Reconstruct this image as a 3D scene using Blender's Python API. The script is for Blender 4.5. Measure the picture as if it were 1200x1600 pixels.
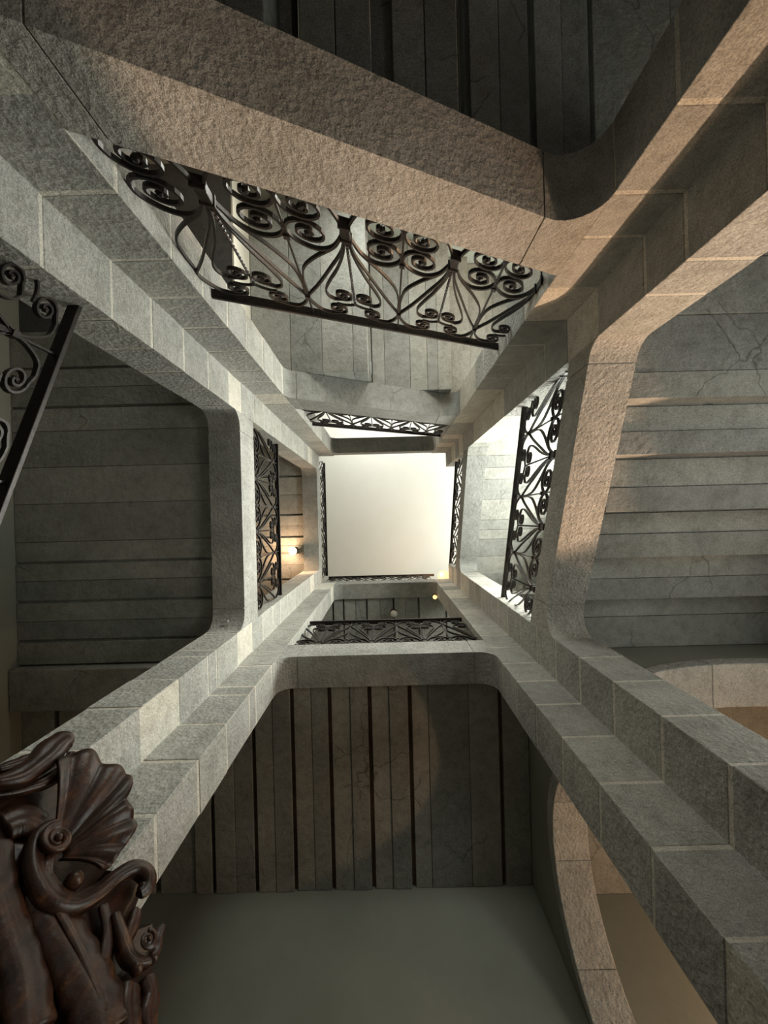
import bpy, bmesh, math, random
from mathutils import Vector, Matrix
random.seed(7)
PI = math.pi
for o in list(bpy.data.objects): bpy.data.objects.remove(o, do_unlink=True)
SC = bpy.context.scene
COL = SC.collection

# ------------------------------------------------------------------ camera
# origin of the plan = camera, x = right in the photo, y = down in the photo, z = up; floor at z = -1.5
ROLL = 0.0258
cs, sn = math.cos(ROLL), math.sin(ROLL)
cam_d = bpy.data.cameras.new('camera'); cam = bpy.data.objects.new('camera', cam_d); COL.objects.link(cam)
cam_d.sensor_fit = 'AUTO'; cam_d.sensor_width = 36.0; cam_d.lens = 640/1600*36
cam_d.shift_x = -2.36/1600; cam_d.shift_y = 10.43/1600
cam_d.clip_start = 0.02; cam_d.clip_end = 100
cam.matrix_world = Matrix(((cs, sn, 0, 0), (sn, -cs, 0, 0), (0, 0, -1, 0), (0, 0, 0, 1)))
SC.camera = cam

# ------------------------------------------------------------------ exposure, world, daylight
SC.view_settings.view_transform = 'Standard'; SC.view_settings.look = 'None'
SC.view_settings.gamma = 1.0; SC.view_settings.use_curve_mapping = False
SC.view_settings.exposure = 0.22
W = bpy.data.worlds.new('world'); SC.world = W; W.use_nodes = True
W.node_tree.nodes['Background'].inputs[0].default_value = (0.55, 0.62, 0.70, 1)
W.node_tree.nodes['Background'].inputs[1].default_value = 0.3

def area(name, loc, direction, sx, sy, power, color):
    d = bpy.data.lights.new(name, 'AREA'); d.shape = 'RECTANGLE'; d.size = sx; d.size_y = sy
    d.energy = power; d.color = color
    o = bpy.data.objects.new(name, d); COL.objects.link(o); o.location = loc
    o.rotation_euler = Vector(direction).to_track_quat('-Z', 'Y').to_euler()
    return o
def bulb(name, loc, power, color, r=0.05):
    d = bpy.data.lights.new(name, 'POINT'); d.energy = power; d.color = color; d.shadow_soft_size = r
    o = bpy.data.objects.new(name, d); COL.objects.link(o); o.location = loc
    return o
DAY = (0.97, 1.0, 0.91)
WARM = (1.0, 0.60, 0.33)
# daylight through the windows of the building (see window_1 .. window_5 below)
area('daylight_top_right', (2.93, 0.0, 8.55), (-1, 0, 0), 3.6, 1.3, 100, DAY)
area('daylight_top_far', (0.0, -2.93, 8.55), (0, 1, 0), 3.0, 1.3, 75, DAY)
area('daylight_middle_right', (2.93, -0.2, 4.65), (-1, 0, -0.45), 2.2, 1.4, 330, DAY)
area('daylight_middle_far', (0.35, -2.93, 3.1), (0, 1, 0.1), 1.2, 0.9, 42, DAY)
area('daylight_ground_right', (2.93, 0.1, 1.1), (-1, 0, 0.0), 1.8, 1.2, 28, DAY)
area('daylight_ground_far', (0.6, -2.93, -0.1), (0, 1, 0), 1.4, 1.6, 1.6, (1.0, 0.95, 0.82))
# lit lamps (their fittings are built further down)
L_GROUND = (2.80, 2.25, 1.95)
L_PIER = (1.1025, 1.15, 8.0)
L_LEFT = (-1.56, 0.50, 6.83)
L_BOT = (0.79, 1.33, 6.84)

# ------------------------------------------------------------------ helpers
def link(o, parent=None):
    COL.objects.link(o)
    if parent: o.parent = parent
    return o
def obj(name, bm, mat, parent=None, smooth=False, bevel=0.0):
    bmesh.ops.recalc_face_normals(bm, faces=bm.faces)
    me = bpy.data.meshes.new(name); bm.to_mesh(me); bm.free()
    mats = mat if isinstance(mat, (list, tuple)) else [mat]
    for m in mats: me.materials.append(m)
    if smooth:
        for p in me.polygons: p.use_smooth = True
    o = link(bpy.data.objects.new(name, me), parent)
    if bevel:
        b = o.modifiers.new('bevel', 'BEVEL'); b.width = bevel; b.segments = 2; b.limit_method = 'ANGLE'; b.angle_limit = 0.6
    return o
def tag(o, label=None, cat=None, group=None, kind=None):
    if label: o['label'] = label
    if cat: o['category'] = cat
    if group: o['group'] = group
    if kind: o['kind'] = kind
    return o
def thing(name, loc, label, cat, group=None):
    o = bpy.data.objects.new(name, None); COL.objects.link(o); o.location = loc; o.empty_display_size = 0.1
    return tag(o, label, cat, group)
def prism(bm, pts, f, a, b, mi=0):
    """polygon pts (2-D), f(p, t) -> 3-D point, extruded from t=a to t=b"""
    va = [bm.verts.new(f(p, a)) for p in pts]; vb = [bm.verts.new(f(p, b)) for p in pts]
    n = len(pts); fs = [bm.faces.new(va), bm.faces.new(vb[::-1])]
    for i in range(n): fs.append(bm.faces.new((va[i], va[(i+1) % n], vb[(i+1) % n], vb[i])))
    for q in fs: q.material_index = mi
    return fs
def box(bm, x0, y0, z0, x1, y1, z1, mi=0):
    prism(bm, [(x0, y0), (x1, y0), (x1, y1), (x0, y1)], lambda p, t: (p[0], p[1], t), z0, z1, mi)

# ------------------------------------------------------------------ materials
def nt(name):
    m = bpy.data.materials.new(name); m.use_nodes = True
    return m, m.node_tree.nodes, m.node_tree.links, m.node_tree.nodes['Principled BSDF']
def coords(N):
    g = N.new('ShaderNodeNewGeometry'); return g
def noise(N, L, g, scale, detail=4, rough=0.6, vec=None):
    n = N.new('ShaderNodeTexNoise'); n.inputs['Scale'].default_value = scale
    n.inputs['Detail'].default_value = detail; n.inputs['Roughness'].default_value = rough
    L.new(vec if vec else g.outputs['Position'], n.inputs['Vector']); return n
def ramp(N, L, src, stops):
    r = N.new('ShaderNodeValToRGB'); e = r.color_ramp.elements
    while len(e) < len(stops): e.new(0.5)
    for q, (p, c) in zip(e, stops): q.position = p; q.color = (*c, 1)
    L.new(src, r.inputs[0]); return r
def mix(N, L, a, b, fac, mode='MIX'):
    m = N.new('ShaderNodeMix'); m.data_type = 'RGBA'; m.blend_type = mode
    if isinstance(fac, float): m.inputs[0].default_value = fac
    else: L.new(fac, m.inputs[0])
    for s, v in ((6, a), (7, b)):
        if isinstance(v, tuple): m.inputs[s].default_value = (*v, 1)
        else: L.new(v, m.inputs[s])
    return m.outputs[2]
def granite(name, c0, c1, bump=0.6, coarse=38.0, bdist=0.012, island=0.22, pit=0.5, cracks=False):
    m, N, L, B = nt(name); g = coords(N)
    n1 = noise(N, L, g, 2.3, 5, 0.62); r1 = ramp(N, L, n1.outputs[0], [(0.3, c0), (0.72, c1)])
    n2 = noise(N, L, g, 190, 2, 0.6); r2 = ramp(N, L, n2.outputs[0], [(0.33, (0.50,)*3), (0.62, (1.12,)*3)])
    c = mix(N, L, r1.outputs[0], r2.outputs[0], 0.75, 'MULTIPLY')
    n3 = noise(N, L, g, 14, 6, 0.7); r3 = ramp(N, L, n3.outputs[0], [(0.32, (0.66, 0.65, 0.62)), (0.55, (1, 1, 1))])
    c = mix(N, L, c, r3.outputs[0], 0.7, 'MULTIPLY')
    isl = ramp(N, L, g.outputs['Random Per Island'], [(0, (1-island, 1-island, 1-island*0.9)), (1, (1+island*0.5, 1+island*0.42, 1+island*0.35))])
    c = mix(N, L, c, isl.outputs[0], 1.0, 'MULTIPLY')
    L.new(c, B.inputs['Base Color']); B.inputs['Roughness'].default_value = 0.88
    B.inputs['Specular IOR Level'].default_value = 0.25
    if cracks:
        w = noise(N, L, g, 3.0, 3, 0.5); vm = N.new('ShaderNodeVectorMath'); vm.operation = 'MULTIPLY_ADD'
        L.new(w.outputs['Color'], vm.inputs[0]); vm.inputs[1].default_value = (0.35, 0.35, 0.35); L.new(g.outputs['Position'], vm.inputs[2])
        cv = N.new('ShaderNodeTexVoronoi'); cv.feature = 'DISTANCE_TO_EDGE'; cv.inputs['Scale'].default_value = 1.3; L.new(vm.outputs[0], cv.inputs['Vector'])
        cr = ramp(N, L, cv.outputs['Distance'], [(0.0, (0, 0, 0)), (0.006, (1, 1, 1))])
        mk = noise(N, L, g, 1.7, 2, 0.5); mr = ramp(N, L, mk.outputs[0], [(0.52, (1, 1, 1)), (0.56, (0, 0, 0))])
        lo = mix(N, L, cr.outputs[0], (1, 1, 1), mr.outputs[0]); c = mix(N, L, c, mix(N, L, (0.45, 0.45, 0.45), (1, 1, 1), lo), 1.0, 'MULTIPLY')
        L.new(c, B.inputs['Base Color'])
    a = noise(N, L, g, coarse, 5, 0.7); v = N.new('ShaderNodeTexVoronoi'); v.inputs['Scale'].default_value = coarse*1.1
    L.new(g.outputs['Position'], v.inputs['Vector'])
    mm = N.new('ShaderNodeMath'); mm.operation = 'MULTIPLY_ADD'; L.new(v.outputs['Distance'], mm.inputs[0]); mm.inputs[1].default_value = pit
    L.new(a.outputs[0], mm.inputs[2])
    b = N.new('ShaderNodeBump'); b.inputs['Strength'].default_value = bump; b.inputs['Distance'].default_value = bdist
    L.new(mm.outputs[0], b.inputs['Height']); L.new(b.outputs[0], B.inputs['Normal'])
    return m
def plain(name, c, rough=0.6, metal=0.0, emit=None, es=0.0, spec=0.5):
    m, N, L, B = nt(name); B.inputs['Base Color'].default_value = (*c, 1); B.inputs['Roughness'].default_value = rough
    B.inputs['Metallic'].default_value = metal; B.inputs['Specular IOR Level'].default_value = spec
    if emit: B.inputs['Emission Color'].default_value = (*emit, 1); B.inputs['Emission Strength'].default_value = es
    return m
def plaster(name, c0, c1, bump=0.12):
    m, N, L, B = nt(name); g = coords(N)
    n1 = noise(N, L, g, 1.6, 5, 0.6); r1 = ramp(N, L, n1.outputs[0], [(0.3, c0), (0.7, c1)])
    L.new(r1.outputs[0], B.inputs['Base Color']); B.inputs['Roughness'].default_value = 0.9; B.inputs['Specular IOR Level'].default_value = 0.2
    a = noise(N, L, g, 22, 5, 0.6); b = N.new('ShaderNodeBump'); b.inputs['Strength'].default_value = bump; b.inputs['Distance'].default_value = 0.02
    L.new(a.outputs[0], b.inputs['Height']); L.new(b.outputs[0], B.inputs['Normal'])
    return m
M_PIER = granite('hammered_granite', (0.36, 0.36, 0.33), (0.54, 0.53, 0.495), 0.75, 40, 0.012, 0.14)
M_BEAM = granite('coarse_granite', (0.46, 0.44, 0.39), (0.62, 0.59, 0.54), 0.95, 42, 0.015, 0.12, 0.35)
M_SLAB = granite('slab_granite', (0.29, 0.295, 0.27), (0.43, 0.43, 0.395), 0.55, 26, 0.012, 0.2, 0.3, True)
M_MORTAR = granite('pale_mortar', (0.58, 0.55, 0.48), (0.74, 0.70, 0.62), 0.5, 50, 0.01, 0.0)
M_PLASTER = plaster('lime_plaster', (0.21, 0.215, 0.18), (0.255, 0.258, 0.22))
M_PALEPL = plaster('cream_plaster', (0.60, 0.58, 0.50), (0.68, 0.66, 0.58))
M_CEIL = plaster('white_ceiling', (0.82, 0.80, 0.74), (0.86, 0.84, 0.79), 0.03)
M_FLOOR = granite('floor_granite', (0.22, 0.21, 0.19), (0.34, 0.32, 0.29), 0.3, 20, 0.008, 0.2)
M_STAIN = granite('rust_stained_stone', (0.10, 0.065, 0.045), (0.22, 0.15, 0.11), 0.3, 20, 0.008, 0.1)
M_SLABDARK = granite('slab_granite_darker', (0.10, 0.10, 0.10), (0.15, 0.15, 0.15), 0.2, 26, 0.008, 0.1)
M_IRON = None
def iron():
    m, N, L, B = nt('wrought_iron'); g = coords(N)
    n = noise(N, L, g, 60, 4, 0.6); r = ramp(N, L, n.outputs[0], [(0.3, (0.010, 0.009, 0.009)), (0.75, (0.035, 0.027, 0.024))])
    L.new(r.outputs[0], B.inputs['Base Color']); B.inputs['Metallic'].default_value = 0.55; B.inputs['Roughness'].default_value = 0.42
    b = N.new('ShaderNodeBump'); b.inputs['Strength'].default_value = 0.25; b.inputs['Distance'].default_value = 0.003
    L.new(n.outputs[0], b.inputs['Height']); L.new(b.outputs[0], B.inputs['Normal'])
    return m
M_IRON = iron()

# ------------------------------------------------------------------ plan of the shaft
XL, XR, YT, YB = -1.150, 1.096, -1.138, 1.093       # the four faces of the stairwell
JL0, JL1 = -0.887, 0.843                            # left opening, from y to y
JT0, JT1 = -0.889, 0.845                            # far (top) opening, from x to x
JB0, JB1 = -0.894, 0.838
JR0, JR1 = -0.893, 0.827
TH = 0.255                                          # wall thickness
OUT = 3.04                                          # outer walls
FLOOR, CEIL = -1.5, 9.7
PIER_TOP = 7.28

# ------------------------------------------------------------------ setting: floor, ceiling, outer walls, windows
bm = bmesh.new()
for i in range(-4, 4):
    for j in range(-5, 5):
        box(bm, i*0.8, j*0.64, FLOOR-0.12, i*0.8+0.794, j*0.64+0.634, FLOOR)
box(bm, -3.4, -3.4, FLOOR-0.2, 3.4, 3.4, FLOOR-0.006)
tag(obj('floor', bm, M_FLOOR), kind='structure')
bm = bmesh.new(); box(bm, -3.3, -3.3, CEIL, 3.3, 3.3, CEIL+0.15)
tag(obj('ceiling', bm, M_CEIL), kind='structure')
def wall(name, axis, sign, holes):
    """outer wall with window openings: holes = (s0, s1, z0, z1)"""
    bm = bmesh.new(); a, b = OUT, OUT+0.22
    f = (lambda p, t: (sign*t, p[0], p[1])) if axis == 'x' else (lambda p, t: (p[0], sign*t, p[1]))
    e = 3.26 if axis == 'x' else 3.04
    z = FLOOR
    def cell(s0, s1, z0, z1): prism(bm, [(s0, z0), (s1, z0), (s1, z1), (s0, z1)], f, a, b)
    for (s0, s1, z0, z1) in sorted(holes, key=lambda h: h[2]):
        cell(-e, e, z, z0); cell(-e, s0, z0, z1); cell(s1, e, z0, z1); z = z1
    cell(-e, e, z, CEIL)
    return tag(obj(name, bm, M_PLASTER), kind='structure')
HR = [(-0.9, 0.9, 0.5, 1.7), (-1.3, 0.9, 3.95, 5.35), (-1.8, 1.8, 7.9, 9.2)]
HT = [(-0.1, 1.3, -0.9, 0.7), (-0.25, 0.95, 2.6, 3.6), (-1.5, 1.5, 7.9, 9.2)]
wall('wall_right', 'x', 1, HR); wall('wall_back', 'y', -1, HT)
wall('wall_left', 'x', -1, []); wall('wall_front', 'y', 1, [])
M_FRAME = plain('painted_wood', (0.42, 0.40, 0.35), 0.5)
M_GLASS = plain('window_glass', (0.9, 0.95, 0.95), 0.05); M_GLASS.node_tree.nodes['Principled BSDF'].inputs['Transmission Weight'].default_value = 1.0
wn = 0
for axis, sign, hs in (('x', 1, HR), ('y', -1, HT)):
    for (s0, s1, z0, z1) in hs:
        wn += 1
        f = (lambda p, t: (sign*t, p[0], p[1])) if axis == 'x' else (lambda p, t: (p[0], sign*t, p[1]))
        bm = bmesh.new()
        def c(a0, a1, b0, b1): prism(bm, [(a0, b0), (a1, b0), (a1, b1), (a0, b1)], f, OUT+0.08, OUT+0.14)
        c(s0, s1, z0, z0+0.06); c(s0, s1, z1-0.06, z1); c(s0, s0+0.06, z0+0.06, z1-0.06); c(s1-0.06, s1, z0+0.06, z1-0.06)
        n = max(1, round((s1-s0)/0.6))
        for k in range(1, n):
            s = s0+(s1-s0)*k/n; c(s-0.025, s+0.025, z0+0.06, z1-0.06)
        w = tag(obj('window_%d' % wn, bm, M_FRAME, bevel=0.006), kind='structure')
        bm = bmesh.new(); prism(bm, [(s0+.05, z0+.05), (s1-.05, z0+.05), (s1-.05, z1-.05), (s0+.05, z1-.05)], f, OUT+0.105, OUT+0.112)
        obj('window_pane', bm, M_GLASS, w)

# ------------------------------------------------------------------ the four L-shaped corner piers
def pier(name, poly, joints, label):
    t = thing(name, (poly[0][0], poly[0][1], FLOOR), label, 'pillar', 'corner pillars of the stairwell')
    cx = sum(p[0] for p in poly)/6; cy = sum(p[1] for p in poly)/6
    bm = bmesh.new(); z = FLOOR
    zs = [FLOOR] + joints + [PIER_TOP]
    for a, b in zip(zs, zs[1:]):
        d = random.uniform(-0.004, 0.004); g = 0.005+random.random()*0.005
        # slightly uneven block outline
        pp = [(p[0]+d*(1 if p[0] > cx else -1)*0.6, p[1]+d*(1 if p[1] > cy else -1)*0.6) for p in poly]
        prism(bm, pp, lambda p, t: (p[0]-poly[0][0], p[1]-poly[0][1], t-FLOOR), a+(g if a > FLOOR else 0), b-(g if b < PIER_TOP else 0))
    obj('stone_course', bm, M_PIER, t, bevel=0.004)
    # mortar core, a little behind the faces
    q = 0.0015
    sgx = 1 if poly[0][0] > 0 else -1; sgy = 1 if poly[0][1] > 0 else -1
    ins = inset(poly, q)
    bm = bmesh.new(); prism(bm, ins, lambda p, t: (p[0]-poly[0][0], p[1]-poly[0][1], t-FLOOR), FLOOR, PIER_TOP-0.01)
    o = obj('mortar_joint', bm, M_MORTAR, t); o['label'] = 'pale mortar between the stone courses'
    return t
def inset(poly, q):
    n = len(poly); A = sum(poly[i][0]*poly[(i+1) % n][1]-poly[(i+1) % n][0]*poly[i][1] for i in range(n)); s = 1 if A > 0 else -1
    out = []
    for i in range(n):
        p0, p1, p2 = Vector(poly[i-1]), Vector(poly[i]), Vector(poly[(i+1) % n])
        d1 = (p1-p0).normalized(); d2 = (p2-p1).normalized()
        n1 = Vector((-d1.y, d1.x))*s; n2 = Vector((-d2.y, d2.x))*s
        out.append(tuple(p1+(n1+n2)*q))
    return out
def fill(known, lo=FLOOR, hi=PIER_TOP, step=0.335):
    k = sorted(known); a = []; z = k[0]-step
    while z > lo+0.15: a.append(z); z -= step+random.uniform(-0.03, 0.03)
    z = k[-1]+step
    while z < hi-0.15: k.append(z); z += step+random.uniform(-0.04, 0.04)
    return sorted(a)+k
pier('stone_pillar', [(XL, YT), (XL, JL0), (XL-TH, JL0), (XL-TH, YT-TH), (JT0, YT-TH), (JT0, YT)], fill([1.40, 1.76, 2.06, 2.39, 2.72, 3.08, 3.33]),
     'L-shaped granite corner pillar between the left opening and the lamplit sloping beam')
pier('stone_pillar', [(XR, YT), (JT1, YT), (JT1, YT-TH), (XR+TH, YT-TH), (XR+TH, JR0), (XR, JR0)], fill([1.14, 1.46, 1.69, 2.07, 2.4, 2.75]),
     'L-shaped granite corner pillar half in shadow, with a warm lamplit strip, upper right')
pier('stone_pillar', [(XL, YB), (JB0, YB), (JB0, YB+TH), (XL-TH, YB+TH), (XL-TH, JL1), (XL, JL1)], fill([1.54, 1.89, 2.23, 2.60, 2.73, 3.12]),
     'L-shaped granite corner pillar with bright pale sides rising behind the carved wooden ornament')
pier('stone_pillar', [(XR, YB), (XR, JR1), (XR+TH, JR1), (XR+TH, YB+TH), (JB1, YB+TH), (JB1, YB)], fill([1.04, 1.33, 1.66, 2.01, 2.36, 2.7]),
     'L-shaped granite corner pillar, dark brown, lower right beside the arched doorway')

# ------------------------------------------------------------------ beams between the piers
R_C = 0.13
def side(which):
    """f((s, z), t): s runs along the wall, t goes outward from the face of the well"""
    return {'top': lambda p, t: (p[0], YT-t, p[1]), 'bottom': lambda p, t: (p[0], YB+t, p[1]),
            'left': lambda p, t: (XL-t, p[0], p[1]), 'right': lambda p, t: (XR+t, p[0], p[1])}[which]
SPAN = {'top': (JT0, JT1), 'bottom': (JB0, JB1), 'left': (JL0, JL1), 'right': (JR0, JR1)}
def beam(which, b0, sl, th, label, mat=None, thick=TH, ext=(0, 0)):
    s0, s1 = SPAN[which]; f = side(which)
    b = lambda s: b0+sl*s
    def cove(sj, d):
        # fillet between the vertical jamb at sj and the soffit; d=+1 at the low-s end
        ang = math.atan(sl*d)                      # slope seen going inward
        phi = PI/2+ang                             # interior angle at the corner, below the beam
        phi = PI/2+ang
        tl = R_C/math.tan(phi/2) if phi > 0.2 else R_C
        tl = R_C*1.0/math.tan(phi/2)
        zc = b(sj)-tl; cx = sj+d*R_C; pts = []
        a0 = PI; a1 = PI/2-ang+0 if True else 0
        # centre (cx, zc); start direction pointing to jamb, end where tangent to soffit
        for k in range(9):
            a = PI+(PI/2+ang-PI-0)*0
            t = k/8
            a = PI-(PI-(PI/2+math.atan(sl*d)))*t
            pts.append((cx+d*R_C*math.cos(a), zc+R_C*math.sin(a)))
        return pts
    L_ = cove(s0, 1); Rr = cove(s1, -1)
    zl = L_[-1][0]; zr = Rr[-1][0]
    bm = bmesh.new(); g = 0.003
    top = lambda s: b(s)+th
    def piece(pts): prism(bm, pts, f, 0.0, thick)
    piece([(s0, top(s0)), (s0, L_[0][1])] + L_[1:] + [(zl+0.02, b(zl+0.02)), (zl+0.02, top(zl+0.02))])
    piece([(zl+0.02+2*g, top(zl+0.02+2*g)), (zl+0.02+2*g, b(zl+0.02+2*g)), (zr-0.02-2*g, b(zr-0.02-2*g)), (zr-0.02-2*g, top(zr-0.02-2*g))])
    piece([(s1, top(s1)), (s1, Rr[0][1])] + Rr[1:] + [(zr-0.02, b(zr-0.02)), (zr-0.02, top(zr-0.02))])
    t = thing('stone_beam', f(((s0+s1)/2, b((s0+s1)/2)), thick/2), label, 'beam', 'stone beams around the stairwell')
    off = Vector(t.location)
    for v in bm.verts: v.co -= off
    obj('beam_stone', bm, mat or M_BEAM, t, bevel=0.006)
    bm = bmesh.new(); q = 0.008
    prism(bm, [(zl-0.02, b(zl-0.02)+q), (zr+0.02, b(zr+0.02)+q), (zr+0.02, top(zr+0.02)-q), (zl-0.02, top(zl-0.02)-q)], f, q, thick-q)
    for v in bm.verts: v.co -= off
    obj('mortar_joint', bm, M_MORTAR, t)
    return b, top
BEAMS = {}
def B_(key, which, b0, sl, th, label, mat=None):
    BEAMS[key] = (which, b0, sl, th); beam(which, b0, sl, th, label, mat)
B_('left0', 'left', -0.03, -0.43, 0.30, 'lowest sloping granite beam under the iron railing at the left edge')
B_('top1', 'top', 1.28, 0.45, 0.295, 'near sloping granite beam with rough lamplit orange face across the top')
B_('right1', 'right', 2.53, 0.45, 0.26, 'near sloping granite beam with rough underside along the right side')
B_('left1', 'left', 3.29, 0.0, 0.335, 'near level granite beam along the left side of the well', M_PIER)
B_('bottom1', 'bottom', 3.30, 0.0, 0.315, 'near level granite beam along the bottom side of the well', M_PIER)
B_('top2', 'top', 4.24, 0.54, 0.39, 'second, higher sloping granite beam above the largest iron railing', M_SLAB)
B_('right2', 'right', 5.80, 0.53, 0.32, 'second, higher sloping granite beam on the right, small and bright', M_SLAB)
B_('left2', 'left', 6.98, 0.0, 0.34, 'upper level granite beam on the left with an orange lamplit patch', M_SLAB)
B_('bottom2', 'bottom', 6.95, 0.0, 0.34, 'upper level granite beam at the bottom just below the bright bulb', M_SLAB)
B_('top3', 'top', 6.99, 0.0, 0.22, 'topmost grey granite beam edging the white ceiling', M_SLAB)

# ------------------------------------------------------------------ stone flights and landings (undersides)
def slabs(name, axis, span, cross, lines, zf, label, cat, groove=0.035, depth=0.07, thick=0.16, group=None, step_part='step', gaps=0.0015, sloped=False, bed=None):
    """axis 'x': slabs succeed one another along x and span cross=(y0,y1). lines = [(pos, 'thin'|'thick')]"""
    t = thing(name, ((span[0]+span[1])/2 if axis == 'x' else (cross[0]+cross[1])/2, (span[0]+span[1])/2 if axis == 'y' else (cross[0]+cross[1])/2, zf((span[0]+span[1])/2)), label, cat, 'stone flights of the staircase' if cat == 'stairs' else 'stone landings of the staircase')
    off = Vector(t.location)
    f = (lambda p, q: (p[0], q, p[1])) if axis == 'x' else (lambda p, q: (q, p[0], p[1]))
    thickl = [span[0]]+[p for p, k in lines if k == 'thick']+[span[1]]
    c0, c1 = cross
    for i, (a, b) in enumerate(zip(thickl, thickl[1:])):
        z = zf((a+b)/2)
        a_ = a+(groove/2 if i else 0); b_ = b-(groove/2 if i < len(thickl)-2 else 0)
        thin = [a_]+[p for p, k in lines if k == 'thin' and a_+0.03 < p < b_-0.03]+[b_]
        bm = bmesh.new()
        for j, (p, q) in enumerate(zip(thin, thin[1:])):
            g0 = gaps if j else 0; g1 = gaps if j < len(thin)-2 else 0
            dz = random.uniform(-0.006, 0.006)
            za, zc = (zf(p)+dz, zf(q)+dz) if sloped else (z+dz, z+dz)
            prism(bm, [(p+g0, za), (q-g1, zc), (q-g1, zc+thick), (p+g0, za+thick)], f, c0, c1)
        for v in bm.verts: v.co -= off
        obj(step_part, bm, M_SLAB, t, bevel=0.003)
        # body above the slab: closes grooves and joints
        bm = bmesh.new(); zb = z+depth
        d0, d1 = (zf(a)-z, zf(b)-z) if sloped else (0, 0)
        prism(bm, [(a-0.001, zb+d0), (b+0.001, zb+d1), (b+0.001, z+thick+0.02+d1), (a-0.001, z+thick+0.02+d0)], f, c0+0.004, c1-0.004)
        for v in bm.verts: v.co -= off
        obj('tread' if cat == 'stairs' else 'bedding', bm, bed or M_SLAB, t)
    return t
def seq(a, b, p): 
    o = []; 
    while a < b: o.append(a); a += p
    return o
O = 3.037
G = 0.004
def steps(thicks, thins): return sorted([(p, 'thick') for p in thicks]+[(p, 'thin') for p in thins])
# lowest flight on the left (mostly outside the picture)
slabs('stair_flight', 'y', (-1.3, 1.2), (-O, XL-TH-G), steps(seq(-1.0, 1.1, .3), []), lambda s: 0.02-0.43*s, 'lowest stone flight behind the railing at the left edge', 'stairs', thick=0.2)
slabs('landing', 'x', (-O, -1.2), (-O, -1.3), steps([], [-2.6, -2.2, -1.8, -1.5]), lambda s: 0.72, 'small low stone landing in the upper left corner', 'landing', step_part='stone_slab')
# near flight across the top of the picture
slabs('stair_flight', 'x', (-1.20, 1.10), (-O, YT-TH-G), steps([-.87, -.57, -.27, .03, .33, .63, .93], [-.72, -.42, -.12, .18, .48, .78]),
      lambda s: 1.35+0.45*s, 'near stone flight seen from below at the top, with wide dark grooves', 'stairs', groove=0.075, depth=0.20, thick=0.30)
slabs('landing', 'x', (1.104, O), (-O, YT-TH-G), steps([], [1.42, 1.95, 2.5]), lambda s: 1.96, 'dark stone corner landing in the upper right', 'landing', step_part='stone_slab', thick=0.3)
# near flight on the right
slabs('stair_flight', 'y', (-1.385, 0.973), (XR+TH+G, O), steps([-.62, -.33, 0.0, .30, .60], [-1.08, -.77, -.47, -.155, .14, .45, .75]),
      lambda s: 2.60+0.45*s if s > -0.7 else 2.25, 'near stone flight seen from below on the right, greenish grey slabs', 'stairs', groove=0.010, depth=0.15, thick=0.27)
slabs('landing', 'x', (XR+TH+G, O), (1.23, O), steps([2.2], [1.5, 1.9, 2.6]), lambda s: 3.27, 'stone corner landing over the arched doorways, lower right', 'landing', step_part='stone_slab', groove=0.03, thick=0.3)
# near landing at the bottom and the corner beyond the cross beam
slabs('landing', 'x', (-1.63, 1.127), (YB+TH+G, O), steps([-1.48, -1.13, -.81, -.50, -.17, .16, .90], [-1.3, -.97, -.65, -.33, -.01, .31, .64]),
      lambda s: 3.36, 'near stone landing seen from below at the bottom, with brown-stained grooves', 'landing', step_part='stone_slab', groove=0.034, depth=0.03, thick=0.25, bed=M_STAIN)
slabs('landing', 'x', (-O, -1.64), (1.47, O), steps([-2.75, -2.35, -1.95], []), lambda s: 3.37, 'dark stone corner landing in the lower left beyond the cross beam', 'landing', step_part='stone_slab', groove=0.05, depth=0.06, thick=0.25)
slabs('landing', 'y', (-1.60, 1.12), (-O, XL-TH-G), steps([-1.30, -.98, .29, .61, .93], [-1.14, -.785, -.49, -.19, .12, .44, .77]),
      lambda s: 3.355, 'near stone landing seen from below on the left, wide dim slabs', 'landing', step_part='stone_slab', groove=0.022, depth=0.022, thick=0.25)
tl = slabs('landing', 'x', (-O, -1.235), (-O, -1.61), steps([], [-2.5, -1.9]), lambda s: 3.45, 'stone corner landing in a darker tone seen through the largest railing, upper left', 'landing', step_part='stone_slab', thick=0.4)
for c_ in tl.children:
    if c_.name.startswith('stone_slab'): c_.data.materials[0] = M_SLABDARK  # this landing's slabs get a darker grey tone than the other landings
bm = bmesh.new(); box(bm, -1.235, -O, 3.45, -1.22, YT-TH-G, 3.86)
for v in bm.verts: v.co -= Vector(tl.location)
o = obj('plaster_edge', bm, M_PALEPL, tl); o['label'] = 'cream plastered end face of the landing'
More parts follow.
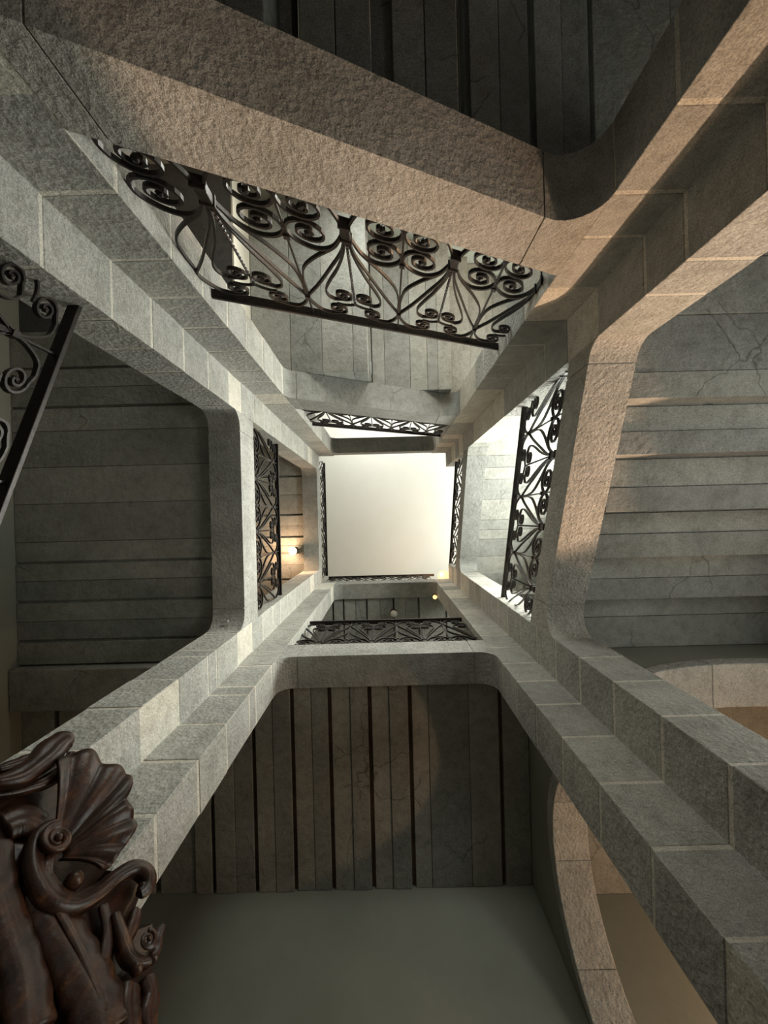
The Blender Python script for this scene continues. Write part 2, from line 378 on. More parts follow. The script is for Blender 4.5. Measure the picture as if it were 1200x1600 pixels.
# second turn
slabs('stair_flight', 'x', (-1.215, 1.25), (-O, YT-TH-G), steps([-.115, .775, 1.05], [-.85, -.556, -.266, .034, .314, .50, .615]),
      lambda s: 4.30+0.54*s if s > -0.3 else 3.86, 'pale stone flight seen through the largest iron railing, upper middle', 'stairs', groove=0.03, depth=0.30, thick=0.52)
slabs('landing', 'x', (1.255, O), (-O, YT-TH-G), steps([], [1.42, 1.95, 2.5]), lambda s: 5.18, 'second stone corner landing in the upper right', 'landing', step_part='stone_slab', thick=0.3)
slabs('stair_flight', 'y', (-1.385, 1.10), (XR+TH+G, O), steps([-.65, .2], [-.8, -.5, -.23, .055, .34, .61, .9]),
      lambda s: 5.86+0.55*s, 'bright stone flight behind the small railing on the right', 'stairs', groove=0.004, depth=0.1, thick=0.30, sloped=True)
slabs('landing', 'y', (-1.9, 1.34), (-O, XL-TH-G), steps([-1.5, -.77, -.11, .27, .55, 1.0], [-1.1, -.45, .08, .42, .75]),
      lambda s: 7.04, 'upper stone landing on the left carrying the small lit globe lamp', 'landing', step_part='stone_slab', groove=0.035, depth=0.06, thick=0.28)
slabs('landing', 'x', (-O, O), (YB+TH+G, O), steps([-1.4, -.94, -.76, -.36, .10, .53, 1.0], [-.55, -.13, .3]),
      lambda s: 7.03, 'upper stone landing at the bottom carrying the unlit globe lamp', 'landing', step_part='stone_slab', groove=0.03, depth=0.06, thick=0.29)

# ------------------------------------------------------------------ cross beams and arched doorways of the bays
bm = bmesh.new(); box(bm, -O, 1.135, 3.26, XL-TH-G, 1.465, 3.60)
o = obj('cross_beam', bm, M_SLAB, bevel=0.008); tag(o, 'dim level stone cross beam between left landing and lower left corner', 'beam')
def arch(axis, face, thick, a0, a1, apex, rise, ztop, label):
    """transverse arch: spans a0..a1, faces at 'face' and face+thick"""
    f = (lambda p, t: (t, p[0], p[1])) if axis == 'x' else (lambda p, t: (p[0], t, p[1]))
    t = thing('stone_arch', f(((a0+a1)/2, FLOOR), face+thick/2), label, 'arch', 'stone archways of the passage'); off = Vector(t.location)
    c = (a0+a1)/2; hw = (a1-a0)/2-0.06
    # plaster web above
    n = 24; cur = [(c-hw*math.cos(PI*k/n), apex-rise+rise*math.sin(PI*k/n)) for k in range(n+1)]
    up = [(c-(hw+0.05)*math.cos(PI*k/n), apex-rise+(rise+0.10)*math.sin(PI*k/n)) for k in range(n+1)]
    bm = bmesh.new()
    for k in range(n):
        prism(bm, [up[k], up[k+1], (up[k+1][0], ztop), (up[k][0], ztop)], f, face+0.002, face+thick-0.002)
    for v in bm.verts: v.co -= off
    bmesh.ops.remove_doubles(bm, verts=bm.verts, dist=1e-4)
    o = obj('plaster_web', bm, M_PLASTER, t); o['label'] = 'smooth plaster above the stone ring'
    # voussoirs
    bm = bmesh.new(); cuts = [0, 5, 10, 14, 19, 24]
    for a, b in zip(cuts, cuts[1:]):
        inn = cur[a:b+1]; outp = up[a:b+1]
        if a: inn = [((inn[0][0]*0.985+inn[1][0]*0.015), inn[0][1]*0.985+inn[1][1]*0.015)]+inn[1:]
        prism(bm, inn+outp[::-1], f, face-0.02, face+thick+0.01)
    for v in bm.verts: v.co -= off
    obj('arch_ring', bm, M_PIER, t, bevel=0.006)
    for s in (-1, 1):
        bm = bmesh.new()
        x0, x1 = (c+s*hw, c+s*((a1-a0)/2))
        x0, x1 = min(x0, x1), max(x0, x1)
        z = FLOOR
        while z < apex-rise-0.05:
            z2 = min(z+0.42, apex-rise); prism(bm, [(x0, z+.003), (x1, z+.003), (x1, z2-.003), (x0, z2-.003)], f, face, face+thick); z = z2
        for v in bm.verts: v.co -= off
        obj('arch_jamb', bm, M_PIER, t, bevel=0.006)
    return t
arch('x', 1.13, 0.215, YB+TH+G, O, 2.86, 0.85, 3.55, 'tall stone archway at lower right, its curved edge beside the dark pillar')
arch('y', 0.975, 0.24, XR+TH+G, O, 2.54, 0.28, 3.25, 'stone archway at the right edge with an orange lamplit wall behind it')

# ------------------------------------------------------------------ wrought-iron railings
def catmull(P, n=7):
    out = []; Q = [P[0]]+list(P)+[P[-1]]
    for i in range(1, len(Q)-2):
        p0, p1, p2, p3 = [Vector(q) for q in Q[i-1:i+3]]
        for k in range(n):
            t = k/n
            out.append(0.5*((2*p1)+(-p0+p2)*t+(2*p0-5*p1+4*p2-p3)*t*t+(-p0+3*p1-3*p2+p3)*t**3))
    out.append(Vector(P[-1])); return out
def spiral(cx, cy, r, a0, d, turns, rend=0.012, sy=1.0, n=11):
    N_ = int(turns*n*1.6); o = []
    for k in range(N_+1):
        t = k/N_; rr = r*(1-t)**0.8*(1)+rend*t if True else r
        a = a0+d*2*PI*turns*t
        o.append(Vector((cx+rr*math.cos(a), cy+sy*rr*math.sin(a))))
    return o
def ribbon(bm, pts, f, w=0.0085, d=0.018, off=0.0):
    """flat bar swept along planar pts; f(x, h, t) maps to 3-D, t across the railing plane"""
    n = len(pts); rings = []
    for i in range(n):
        a = pts[max(0, i-1)]; b = pts[min(n-1, i+1)]; tg = (b-a)
        if tg.length < 1e-7: tg = Vector((1, 0))
        tg.normalize(); nr = Vector((-tg.y, tg.x))*w/2
        p = pts[i]
        rings.append([bm.verts.new(f(*(p+nr), off-d/2)), bm.verts.new(f(*(p+nr), off+d/2)), bm.verts.new(f(*(p-nr), off+d/2)), bm.verts.new(f(*(p-nr), off-d/2))])
    for a, b in zip(rings, rings[1:]):
        for k in range(4): bm.faces.new((a[k], a[(k+1) % 4], b[(k+1) % 4], b[k]))
    bm.faces.new(rings[0][::-1]); bm.faces.new(rings[-1])
def ball(bm, c, r):
    bmesh.ops.create_icosphere(bm, subdivisions=1, radius=r, matrix=Matrix.Translation(c))
HC = -0.785   # level of the clasps
def half_unit(bm, f, cx, s, x_end, full=True):
    """everything between the clasp at cx and the star at cx+s*0.25"""
    X = lambda x: cx+s*x
    P = lambda L: [(X(a), b) for a, b in L]
    # outer bar, bulging towards the star's line
    ribbon(bm, catmull(P([(.012, HC+.02), (.055, -.66), (.155, -.545), (.222, -.44), (.243, -.33), (.243, -.23), (.25, -.178)])), f, off=0.004)
    # middle bar
    ribbon(bm, catmull(P([(.008, HC+.02), (.03, -.64), (.10, -.48), (.175, -.32), (.235, -.21), (.25, -.178)])), f)
    # inner bar ending in a scroll
    pts = catmull(P([(.004, HC+.02), (.02, -.64), (.062, -.50), (.112, -.38), (.142, -.29), (.136, -.235), (.105, -.21)]))
    sp = spiral(X(.058), -.266, .052, (PI/2+0.5) if s < 0 else (PI/2-0.5), 1 if s > 0 else -1, 1.6, .010, 0.85)
    ribbon(bm, pts+sp[1:], f); ball(bm, f(X(.058), -.266, 0), .014)
    # scroll under the handrail, starting at the star
    pts = catmull(P([(.262, -.21), (.25, -.178), (.232, -.12), (.19, -.062), (.135, -.052)]))
    sp = spiral(X(.100), -.112, .056, PI/2-0.35 if s > 0 else PI/2+0.35, 1 if s > 0 else -1, 1.6, .010, 0.85)
    ribbon(bm, pts+sp[1:], f); ball(bm, f(X(.100), -.112, 0), .014)
    ribbon(bm, catmull(P([(.100, -.165), (.05, -.165), (.0, -.19), (.0, -.225)])), f, d=.012)
    # big C-scrolls at the stem, and their mirror below the clasp
    for mz in (1, -1):
        H = lambda h: HC+(h-HC)*mz
        q = [(X(a), H(b)) for a, b in [(.014, HC+.03), (.06, -.66), (.12, -.618), (.18, -.622), (.225, -.652), (.246, -.69)]]
        pts = catmull(q)
        a0 = 0.35
        c = (X(.158), -.712)
        N_ = 30; sp = []
        for k in range(N_+1):
            t = k/N_; rr = .088*(1-t)**0.9+.012*t; a = a0-2*PI*1.7*t*1
            sp.append(Vector((cx+s*(.158+rr*math.cos(-a)*1.0), H(-.712+rr*0.82*math.sin(-a)*1.0*-1))))
        ribbon(bm, pts+sp[1:], f, w=.0105, off=0.002); ball(bm, f(X(.158), H(-.712), 0), .017)
def railing(key, clasp0, label, span=None):
    which, b0, sl, th = BEAMS[key]; s0, s1 = span or SPAN[which]; g = side(which)
    topz = lambda s: b0+th+sl*s
    H = 1.0 if sl else 1.06
    sc = H/1.0
    loc = Vector(g((0, topz(0)), 0.08))
    t = thing('iron_railing', loc, label, 'railing', 'wrought-iron railings around the stairwell')
    f = lambda x, h, tt: Vector(g((x, topz(x)+H+h*sc), 0.08+tt))-loc
    # handrail
    e0, e1 = s0-0.01, s1+0.01
    bm = bmesh.new()
    prism(bm, [(e0, -.011), (e1, -.011), (e1, .011), (e0, .011)], lambda p, q: f(p[0], p[1], q), -.024, .024)
    obj('handrail', bm, M_IRON, t, bevel=0.003)
    bm = bmesh.new(); prism(bm, [(e0, -.985), (e1, -.985), (e1, -.967), (e0, -.967)], lambda p, q: f(p[0], p[1], q), -.014, .014)
    for s in (e0+.05, 0, e1-.05): prism(bm, [(s-.01, -1.02), (s+.01, -1.02), (s+.01, -.975), (s-.01, -.975)], lambda p, q: f(p[0], p[1], q), -.01, .01)
    obj('bottom_rail', bm, M_IRON, t)
    k = 0
    for k in range(-4, 6):
        c = clasp0+0.5*k
        if c < s0-0.13 or c > s1+0.13: continue
        left = c-.25 > s0-.03; right = c+.25 < s1+.03
        inside = s0-0.03 < c < s1+0.03
        bm = bmesh.new(); did = False
        if left and c < s1+0.03: half_unit(bm, f, c, -1, s0); did = True
        if right and c > s0-0.03: half_unit(bm, f, c, 1, s1); did = True
        if not left and inside and c-0.2 > s0: half_unit(bm, f, c, -1, s0); did = True
        if did: obj('scrollwork', bm, M_IRON, t)
        else: bm.free()
        if inside:
            bm = bmesh.new()
            for (a, b, w) in ((HC-.04, HC+.04, .020), (HC-.048, HC-.036, .026), (HC+.034, HC+.046, .026)):
                prism(bm, [(c-w, a), (c+w, a), (c+w, b), (c-w, b)], lambda p, q: f(p[0], p[1], q), -w, w)
            obj('clasp', bm, M_IRON, t, bevel=0.003)
            # twisted bar
            bm = bmesh.new(); rings = []; n = 60
            for i in range(n+1):
                h = HC+.03+(-.20-(HC+.03))*i/n; a = i*0.55
                rings.append([bm.verts.new(f(c+.0075*math.cos(a+j*PI/2), h, .0075*math.sin(a+j*PI/2))) for j in range(4)])
            for r0, r1 in zip(rings, rings[1:]):
                for j in range(4): bm.faces.new((r0[j], r0[(j+1) % 4], r1[(j+1) % 4], r1[j]))
            obj('twisted_bar', bm, M_IRON, t)
        st = c+.25
        if s0+0.02 < st < s1-0.02:
            bm = bmesh.new()
            ribbon(bm, [Vector((st, -.012)), Vector((st, -.97))], f, w=.009, d=.009)
            for h in (-.178, -.655, -.915): prism(bm, [(st-.013, h-.012), (st+.013, h-.012), (st+.013, h+.012), (st-.013, h+.012)], lambda p, q: f(p[0], p[1], q), -.013, .013)
            obj('stem', bm, M_IRON, t)
    return t
railing('left0', -0.40, 'iron scroll railing fragment at the left picture edge, in shadow')
railing('top1', -0.14, 'largest black scrollwork railing, above the lamplit sloping beam at the top')
railing('right1', 0.09, 'black iron scroll railing on the right above the near sloping beam')
railing('left1', 0.09, 'black iron scroll railing on the left with orange light behind it')
railing('bottom1', -0.16, 'black iron scroll railing at the bottom, over the near level beam')
railing('top2', -0.14, 'small sloping iron railing silhouetted against white above the upper middle flight')
railing('right2', 0.09, 'narrow iron railing at the right edge of the white ceiling', (-0.89, 1.0))
railing('left2', 0.09, 'narrow iron railing at the left edge of the white ceiling', (-1.16, 1.13))
railing('bottom2', -0.16, 'narrow iron railing at the lower edge of the white ceiling', (-1.18, 0.95))

# ------------------------------------------------------------------ lamps
M_BULB = plain('lit_opal_glass', (0.10, 0.05, 0.02), 0.6, emit=(1.0, 0.56, 0.20), es=2.1, spec=0.0)
M_BULB2 = plain('soft_lit_opal_glass', (0.9, 0.85, 0.75), 0.3, emit=(1.0, 0.86, 0.55), es=4)
M_OPAL = plain('unlit_opal_glass', (0.62, 0.60, 0.55), 0.15)
def lathe(bm, prof, c, n=20, axis='z', flip=1):
    rings = [[bm.verts.new((c[0]+r*math.cos(2*PI*k/n), c[1]+r*math.sin(2*PI*k/n), c[2]+flip*z)) for k in range(n)] for r, z in prof]
    for a, b in zip(rings, rings[1:]):
        for k in range(n): bm.faces.new((a[k], a[(k+1) % n], b[(k+1) % n], b[k]))
    bm.faces.new(rings[0]); bm.faces.new(rings[-1][::-1])
def globe_lamp(loc, zc, label, mat, r=0.07, up=False):
    """round globe under a ceiling plate at height zc (or over a base when up)"""
    t = thing('globe_lamp', loc, label, 'lamp', 'globe lamps of the upper floor')
    h = zc-loc[2]; s = 1 if h > 0 else -1; h = abs(h)
    bm = bmesh.new(); lathe(bm, [(.005, h), (.055, h), (.055, h-.012), (.02, h-.03), (.014, h-.04), (.014, r*1.05), (.04, r*0.98), (.045, r*0.8), (.02, r*.78)], (0, 0, 0), flip=s)
    obj('lamp_base', bm, M_IRON, t, smooth=False)
    bm = bmesh.new(); bmesh.ops.create_uvsphere(bm, u_segments=20, v_segments=14, radius=r)
    obj('glass_globe', bm, mat, t, smooth=True)
    return t
# bulb on a curved iron arm that rises from the corner pillar
t = thing('globe_lamp', (1.24, 1.26, PIER_TOP), 'dazzling orange lit globe lamp at the lower right corner of the white ceiling', 'lamp', 'globe lamps of the upper floor')
bm = bmesh.new(); lathe(bm, [(.05, 0), (.05, .015), (.018, .03), (.012, .05), (.012, .80)], (0, 0, 0)); obj('lamp_pole', bm, M_IRON, t)
dx, dy = L_PIER[0]-1.24, L_PIER[1]-1.26
bm = bmesh.new(); pr = []
for k in range(13):
    a = PI*k/12; u_ = (1-math.cos(a))/2; c_ = Vector((dx*u_, dy*u_, .80+.10*math.sin(a)))
    pr.append([bm.verts.new(c_+Vector((.009*math.cos(q), .009*math.sin(q)*.7, .009*math.sin(q)*.7))) for q in (0, PI/2, PI, 3*PI/2)])
for a, b in zip(pr, pr[1:]):
    for k in range(4): bm.faces.new((a[k], a[(k+1) % 4], b[(k+1) % 4], b[k]))
obj('lamp_arm', bm, M_IRON, t)
bm = bmesh.new(); bmesh.ops.create_uvsphere(bm, u_segments=20, v_segments=14, radius=.115, matrix=Matrix.Translation((dx, dy, L_PIER[2]-PIER_TOP-.02))); obj('glass_globe', bm, M_BULB, t, smooth=True)
b = bulb('lamp_light_pillar', (L_PIER[0]-.08, L_PIER[1]-.08, L_PIER[2]-.15), 28, (1.0, 0.60, 0.30), 0.05)
globe_lamp(L_LEFT, 7.035, 'small glowing globe lamp under the upper left landing', M_BULB2, 0.065)
bulb('lamp_light_left', (L_LEFT[0]-.12, L_LEFT[1], L_LEFT[2]-.1), 22, WARM, 0.05)
globe_lamp(L_BOT, 7.03, 'tiny lit globe lamp just below the dazzling bulb', M_BULB, 0.035)
globe_lamp((0.10, 1.60, 6.88), 7.02, 'unlit glass globe lamp under the upper bottom landing', M_OPAL, 0.06)
# wall lamps: one in the ground-floor passage behind the archways, one on the back wall a floor higher
def wall_lamp(loc, ang, label):
    t = thing('wall_lamp', loc, label, 'lamp'); t.rotation_euler = (0, 0, ang)
    bm = bmesh.new(); box(bm, .19, -.05, -.12, .24, .05, .12); box(bm, .0, -.012, -.10, .19, .012, -.075); lathe(bm, [(.01, -.10), (.05, -.095), (.055, -.075), (.02, -.07)], (0, 0, 0))
    obj('bracket', bm, M_IRON, t, bevel=.003)
    bm = bmesh.new(); lathe(bm, [(.035, -.07), (.05, -.03), (.055, .02), (.045, .07), (.03, .09)], (0, 0, 0)); obj('glass_shade', bm, M_BULB2, t, smooth=True)
wall_lamp((2.80, 2.70, 1.75), 0, 'warm wall lamp in the passage behind the archways')
bulb('lamp_light_ground', (2.70, 2.70, 1.77), 50, (1.0, 0.62, 0.36), 0.04)
# spotlight on the passage wall, aimed through the right opening at the sloping beam
t = thing('wall_spotlight', L_GROUND, 'warm wall spotlight aimed from the passage at the near sloping beam', 'lamp')
SD = Vector((-0.616, -0.788, -0.03)).normalized()
bm = bmesh.new(); lathe(bm, [(.02, -.16), (.045, -.15), (.055, -.02), (.05, -.02), (.04, -.10), (.01, -.10)], (0, 0, 0))
for v in bm.verts: v.co = SD.to_track_quat('Z', 'Y') @ v.co
obj('lamp_housing', bm, M_IRON, t, smooth=False)
bm = bmesh.new(); box(bm, .0, -.012, -.012, .22, .012, .012); box(bm, .2, -.05, -.05, .235, .05, .05); obj('bracket', bm, M_IRON, t, bevel=.003)
sd = bpy.data.lights.new('spotlight_beam', 'SPOT'); sd.energy = 440; sd.color = (1.0, 0.66, 0.42); sd.spot_size = math.radians(35); sd.spot_blend = 0.2; sd.shadow_soft_size = 0.035
so = bpy.data.objects.new('spotlight_beam', sd); COL.objects.link(so); so.location = Vector(L_GROUND)+SD*0.01; so.rotation_euler = SD.to_track_quat('-Z', 'Y').to_euler()
wall_lamp((1.75, -2.79, 3.2), -PI/2, 'warm wall lamp high on the back wall beyond the near flight')
bulb('lamp_light_back', (1.75, -2.68, 3.2), 26, WARM, 0.05)

# ------------------------------------------------------------------ carved wooden ornament on its post, close to the camera
CREST_OUT = [(-24.94, 64.24), (-21.99, 68.33), (-21.53, 75.02), (-18.26, 75.5), (-16.55, 73.8), (-11.42, 76.29), (-7.85, 77.13), (-4.46, 72.79), (-0.84, 70.2), (0.35, 65.46), (0.44, 61.83), (2.96, 62.48), (4.17, 67.26), (7.07, 67.52), (8.29, 63.2), (8.74, 60.75), (10.46, 60.88), (12.43, 63.42), (14.3, 60.45), (16.34, 58.26), (19.74, 52.87), (7.75, 45.98), (0.11, 43.41), (-12.22, 52.71)]
CREST_TUBES = {
  'leaf_top': [(-21.33, 62.4, 0.98), (-19.77, 65.31, 1.43), (-19.74, 69.38, 1.84), (-20.34, 72.93, 1.94), (-20.33, 75.31, 1.77), (-19.27, 76.05, 0.83)],
  'leaf_top2': [(-20.34, 61.62, 0.48), (-18.13, 65.02, 0.71), (-16.7, 68.49, 0.96), (-16.49, 72.59, 1.02), (-18.19, 75.58, 0.59)],
  'leaf_top3': [(-23.16, 64.87, 0.61), (-21.94, 67.7, 0.95), (-21.72, 69.65, 0.76), (-21.7, 70.76, 0.44)],
  'arm': [(-9.97, 65.31, 0.82), (-10.96, 63.21, 1.09), (-10.37, 60.65, 1.42), (-7.49, 57.88, 1.81), (-3.31, 56.37, 2.11), (-0.32, 57.66, 1.62), (1.44, 60.75, 1.23), (2.34, 64.22, 1.1), (3.87, 66.8, 1.36), (5.81, 67.23, 1.47), (7.02, 65.99, 1.13), (6.61, 64.18, 0.7)],
  'main': [(-5.59, 57.21, 2.32), (-1.36, 55.39, 2.77), (3.79, 53.58, 3.01), (8.61, 51.88, 3.24), (12.81, 49.53, 3.41)],
  'ridge': [(-8.01, 60.72, 0.57), (-5.26, 57.43, 0.72), (-1.02, 55.59, 0.69), (4.13, 53.77, 0.59), (7.83, 52.16, 0.57), (11.1, 50.53, 0.55)],
  'ridge2': [(2.94, 60.44, 0.76), (5.95, 58.14, 0.82), (8.25, 54.57, 0.77), (11.92, 52.25, 0.65)],
  'curlB': [(5.15, 60.4, 0.75), (7.99, 58.49, 1.1), (10.44, 57.22, 1.16), (12.61, 57.96, 0.91), (13.29, 59.86, 0.75), (12.61, 61.43, 0.77), (12.44, 63.22, 0.4)],
  'lowL': [(-15.17, 57.54, 2.34), (-9.93, 54.26, 2.37), (-4.67, 51.7, 2.42), (0.12, 49.36, 2.47), (5.15, 45.84, 2.44)],
  'drop': [(7.59, 62.95, 0.69), (8.23, 61.38, 0.86), (8.99, 59.26, 0.65), (10.26, 58.28, 0.36)],
  'knob': [(14.02, 57.78, 1.08), (15.83, 56.43, 1.15), (16.52, 54.61, 1.28), (18.45, 52.89, 0.99)],
  'knob2': [(12.29, 55.65, 1.22), (13.56, 53.44, 1.5), (15.65, 51.52, 1.45)],
  'backfan': [(-15.57, 60.74, 2.28), (-14.45, 62.94, 2.56), (-11.71, 63.9, 2.2)],
}
CREST_BALLS = {
  'volA': (-8.42, 61.78, 2.12),
  'volB': (11.34, 59.6, 1.21),
  'ball': (-2.46, 60.15, 1.32),
  'ball2': (-6.18, 58.81, 0.83),
  'ball3': (6.53, 65.44, 0.82),
  'b4': (13.32, 58.86, 0.83),
  'b5': (12.03, 56.67, 0.89),
}
SHELL_RIM = [(-18.15, 70.09), (-17.42, 73.49), (-15.52, 75.8), (-12.06, 75.66), (-9.65, 76.89), (-7.34, 76.89), (-5.44, 74.82), (-4.32, 72.29), (-2.29, 71.59), (-0.48, 69.93), (0.22, 67.31), (0.21, 64.89), (0.45, 62.91), (-0.4, 61.15)]
SHELL_BASE = (-7.12, 61.95)

def wood():
    m, N, L, B = nt('dark_carved_wood'); g = coords(N)
    tc = N.new('ShaderNodeTexCoord')
    mp = N.new('ShaderNodeMapping'); mp.inputs['Scale'].default_value = (9, 9, 2.2); L.new(tc.outputs['Object'], mp.inputs[0])
    n = noise(N, L, g, 6, 6, 0.65, mp.outputs[0]); r = ramp(N, L, n.outputs[0], [(0.32, (0.014, 0.006, 0.003)), (0.55, (0.048, 0.017, 0.009)), (0.78, (0.17, 0.070, 0.026))])
    L.new(r.outputs[0], B.inputs['Base Color']); B.inputs['Roughness'].default_value = 0.38
    n2 = noise(N, L, g, 70, 4, 0.6); b = N.new('ShaderNodeBump'); b.inputs['Strength'].default_value = 0.35; b.inputs['Distance'].default_value = 0.003
    L.new(n2.outputs[0], b.inputs['Height']); L.new(b.outputs[0], B.inputs['Normal'])
    return m
M_WOOD = wood()
CD = 0.72; CN = Vector((-0.6451, 0.7641, 0)).normalized(); CE = Vector((CN.y, -CN.x, 0))
CBASE = CN*CD+Vector((0, 0, 0.30)); CBASE = CBASE+CE*0.02
crest = thing('carved_ornament', CBASE, 'dark carved wooden rococo ornament with shell and scrolls, lower left corner', 'carving')
def cp(a, z, d=0.0):
    """a, z in cm in the plane of the crest, d in cm towards the camera"""
    return CN*(CD-d/100)+CE*(a/100)+Vector((0, 0, z/100))-CBASE
def tube(bm, pts, depth=1.0, flat=0.8, n=24, lobes=0):
    P = []
    for i in range(len(pts)-1):
        q = [Vector(pts[max(0, i-1)]), Vector(pts[i]), Vector(pts[i+1]), Vector(pts[min(len(pts)-1, i+2)])]
        for k in range(6):
            t = k/6
            P.append(0.5*((2*q[1])+(-q[0]+q[2])*t+(2*q[0]-5*q[1]+4*q[2]-q[3])*t*t+(-q[0]+3*q[1]-3*q[2]+q[3])*t**3))
    P.append(Vector(pts[-1])); rings = []
    for i, p in enumerate(P):
        a = P[max(0, i-1)]; b = P[min(len(P)-1, i+1)]; tg = Vector((b.x-a.x, b.y-a.y)).normalized(); nr = Vector((-tg.y, tg.x)); r = max(p.z, 0.1)
        ring = []
        for k in range(n):
            an = 2*PI*k/n; rr = r*(1+0.16*math.cos(3*an)+0.05*math.cos(7*an))
            if lobes: rr += r*0.30*abs(math.sin(i/len(P)*PI*lobes))*max(0.0, abs(math.cos(an))-0.3)
            ring.append(bm.verts.new(cp(p.x+nr.x*rr*math.cos(an), p.y+nr.y*rr*math.cos(an), depth+flat*rr*math.sin(an))))
        rings.append(ring)
    for a, b in zip(rings, rings[1:]):
        for k in range(n): bm.faces.new((a[k], a[(k+1) % n], b[(k+1) % n], b[k]))
    for rg, s in ((rings[0], 0), (rings[-1], 1)): bm.faces.new(rg)
def sub(o, lv=1):
    m = o.modifiers.new('smooth', 'SUBSURF'); m.levels = lv; m.render_levels = lv; return o
# body board behind everything, with rounded edge
bm = bmesh.new()
c = Vector((sum(p[0] for p in CREST_OUT)/len(CREST_OUT), sum(p[1] for p in CREST_OUT)/len(CREST_OUT)))
def sc_(p, k): return (c.x+(p[0]-c.x)*k, c.y+(p[1]-c.y)*k)
lay = [[bm.verts.new(cp(*sc_(p, k), d)) for p in CREST_OUT] for k, d in ((0.93, -2.6), (0.965, -1.6), (0.965, -0.6), (0.90, 0.4))]
bm.faces.new(lay[0]); bm.faces.new(lay[-1])
for a, b in zip(lay, lay[1:]):
    for k in range(len(a)): bm.faces.new((a[k], a[(k+1) % len(a)], b[(k+1) % len(a)], b[k]))
bmesh.ops.triangulate(bm, faces=[f_ for f_ in bm.faces if len(f_.verts) > 4])
body = obj('carved_body', bm, M_WOOD, crest, smooth=True)
DEPTH = {'leaf_top': 3.2, 'leaf_top2': 2.2, 'leaf_top3': 2.4, 'arm': 1.8, 'main': 0.8, 'ridge': 2.6, 'ridge2': 1.5, 'curlB': 1.6, 'lowL': 1.2, 'drop': 1.2, 'knob': 0.2, 'knob2': 0.8, 'backfan': 0.2}
NAMES = {'leaf_top': 'curled_leaf', 'leaf_top2': 'curled_leaf', 'leaf_top3': 'curled_leaf', 'arm': 'scroll', 'main': 'acanthus_stem', 'ridge': 'carved_ridge', 'ridge2': 'carved_ridge', 'curlB': 'scroll', 'lowL': 'acanthus_stem', 'drop': 'curled_leaf', 'knob': 'carved_knob', 'knob2': 'carved_knob', 'backfan': 'acanthus_stem'}
for k, pts in CREST_TUBES.items():
    bm = bmesh.new(); tube(bm, pts, DEPTH[k], 0.45 if NAMES[k] == 'carved_ridge' else 0.62 if NAMES[k] == 'acanthus_stem' else 0.8, lobes={'acanthus_stem': 7, 'curled_leaf': 3, 'carved_knob': 4}.get(NAMES[k], 0)); sub(obj(NAMES[k], bm, M_WOOD, crest, smooth=True))
# volutes: spiral rolls standing proud of the carving
for k, (a, z, r) in CREST_BALLS.items():
    bm = bmesh.new()
    if k.startswith('vol'):
        pts = []
        for i in range(26):
            t = i/25; an = 2.2+2*PI*1.6*t*(1 if k == 'volA' else -1); rr = r*(1-0.72*t)
            pts.append((a+rr*math.cos(an), z+rr*math.sin(an), r*0.30*(1-0.45*t)))
        tube(bm, pts, 3.4 if k == 'volA' else 2.6)
        bmesh.ops.create_icosphere(bm, subdivisions=2, radius=r*0.28/100, matrix=Matrix.Translation(cp(a, z, 3.6 if k == 'volA' else 2.8)))
        obj('volute', bm, M_WOOD, crest, smooth=True)
    else:
        bmesh.ops.create_icosphere(bm, subdivisions=2, radius=r/100, matrix=Matrix.Translation(cp(a, z, 1.8)))
        obj('carved_knob', bm, M_WOOD, crest, smooth=True)
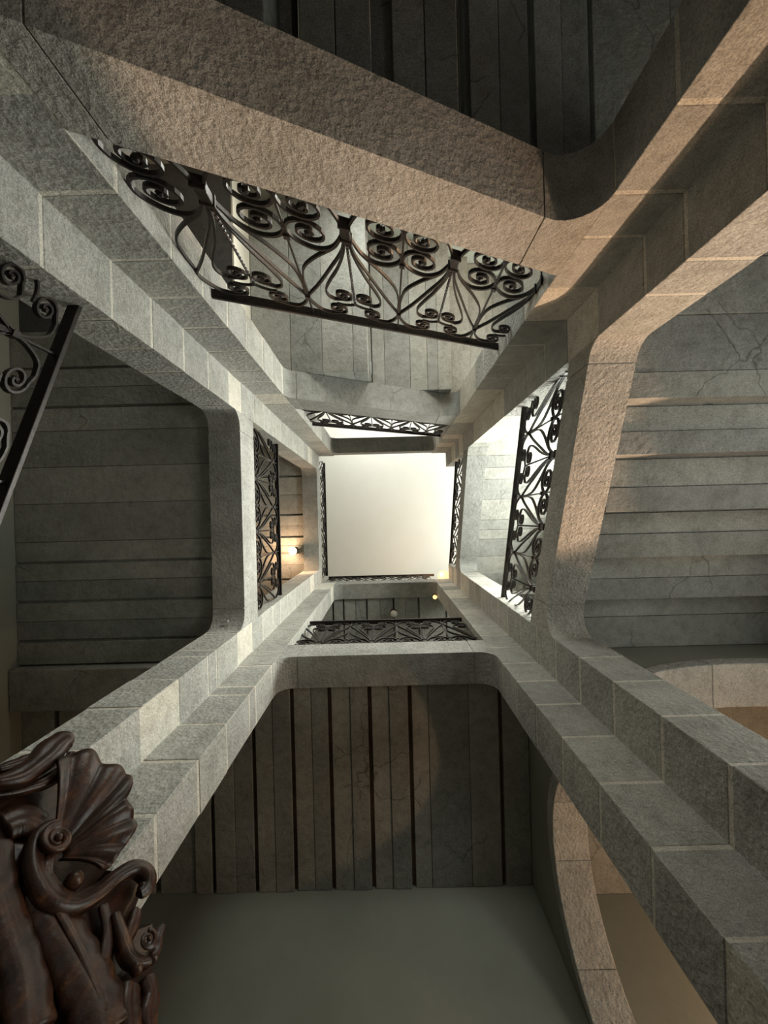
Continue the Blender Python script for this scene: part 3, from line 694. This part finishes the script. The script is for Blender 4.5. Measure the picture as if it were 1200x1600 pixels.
# fluted shell: a fan of concave flutes with a scalloped, turned-out rim
bm = bmesh.new(); rim = [Vector(p) for p in SHELL_RIM]; base = Vector(SHELL_BASE); NR = 12; NF = 78; rows = []
def rimat(u):
    x = u*(len(rim)-1); i = min(int(x), len(rim)-2); q = [rim[max(0, i-1)], rim[i], rim[i+1], rim[min(len(rim)-1, i+2)]]; t = x-i
    return 0.5*((2*q[1])+(-q[0]+q[2])*t+(2*q[0]-5*q[1]+4*q[2]-q[3])*t*t+(-q[0]+3*q[1]-3*q[2]+q[3])*t**3)
for side_ in (0, 1):
    for j in range(NR+1):
        v = j/NR; row = []
        for i in range(NF+1):
            u = i/NF; p = base.lerp(rimat(u), 0.12+0.88*v)
            fl = abs(math.cos(PI*7*u))
            d = 1.2+3.0*math.sin(PI*0.60*v)+0.9*v*v-(0.9-0.9*fl)*v*1.1
            row.append(bm.verts.new(cp(p.x, p.y, d-(0.55 if side_ else 0))))
        rows.append(row)
H_ = NR+1
for s_ in (0, 1):
    for j in range(NR):
        a, b = rows[s_*H_+j], rows[s_*H_+j+1]
        for i in range(NF): bm.faces.new((a[i], a[i+1], b[i+1], b[i]))
for i in range(NF):
    for j in (0, NR): bm.faces.new((rows[j][i], rows[j][i+1], rows[H_+j][i+1], rows[H_+j][i]))
for j in range(NR):
    for i in (0, NF): bm.faces.new((rows[j][i], rows[j+1][i], rows[H_+j+1][i], rows[H_+j][i]))
obj('shell', bm, M_WOOD, crest, smooth=True)
# post down to the floor
bm = bmesh.new(); q = CBASE
def ring_(z, w): return [bm.verts.new(Vector((0, 0, z-CBASE.z))+CE*(sx*w+0.0)+CN*(sy*w*0.6+0.10)) for sx, sy in ((-1, -1), (1, -1), (1, 1), (-1, 1))]
L_ = [ring_(z, w) for z, w in ((FLOOR, .16), (FLOOR+.18, .16), (FLOOR+.20, .12), (-.1, .10), (-.05, .13), (.0, .13), (.03, .10), (.46, .11))]
bm.faces.new(L_[0]); bm.faces.new(L_[-1])
for a, b in zip(L_, L_[1:]):
    for k in range(4): bm.faces.new((a[k], a[(k+1) % 4], b[(k+1) % 4], b[k]))
obj('post', bm, M_WOOD, crest, bevel=0.008)
# small steel plate set into the rounded corner of the near left beam
bm = bmesh.new(); box(bm, -.028, -.012, -.004, .028, .012, .004)
for x in (-.018, .018): box(bm, x-.003, -.003, -.007, x+.003, .003, -.004)
o = obj('metal_plate', bm, plain('brushed_steel', (0.55, 0.54, 0.5), 0.4, 0.8), bevel=0.002)
o.location = (-1.29, 0.775, 3.235); o.rotation_euler = (math.radians(-38), 0, 0)
tag(o, 'small steel plate on the underside of the rounded corner of the near left beam', 'plate')
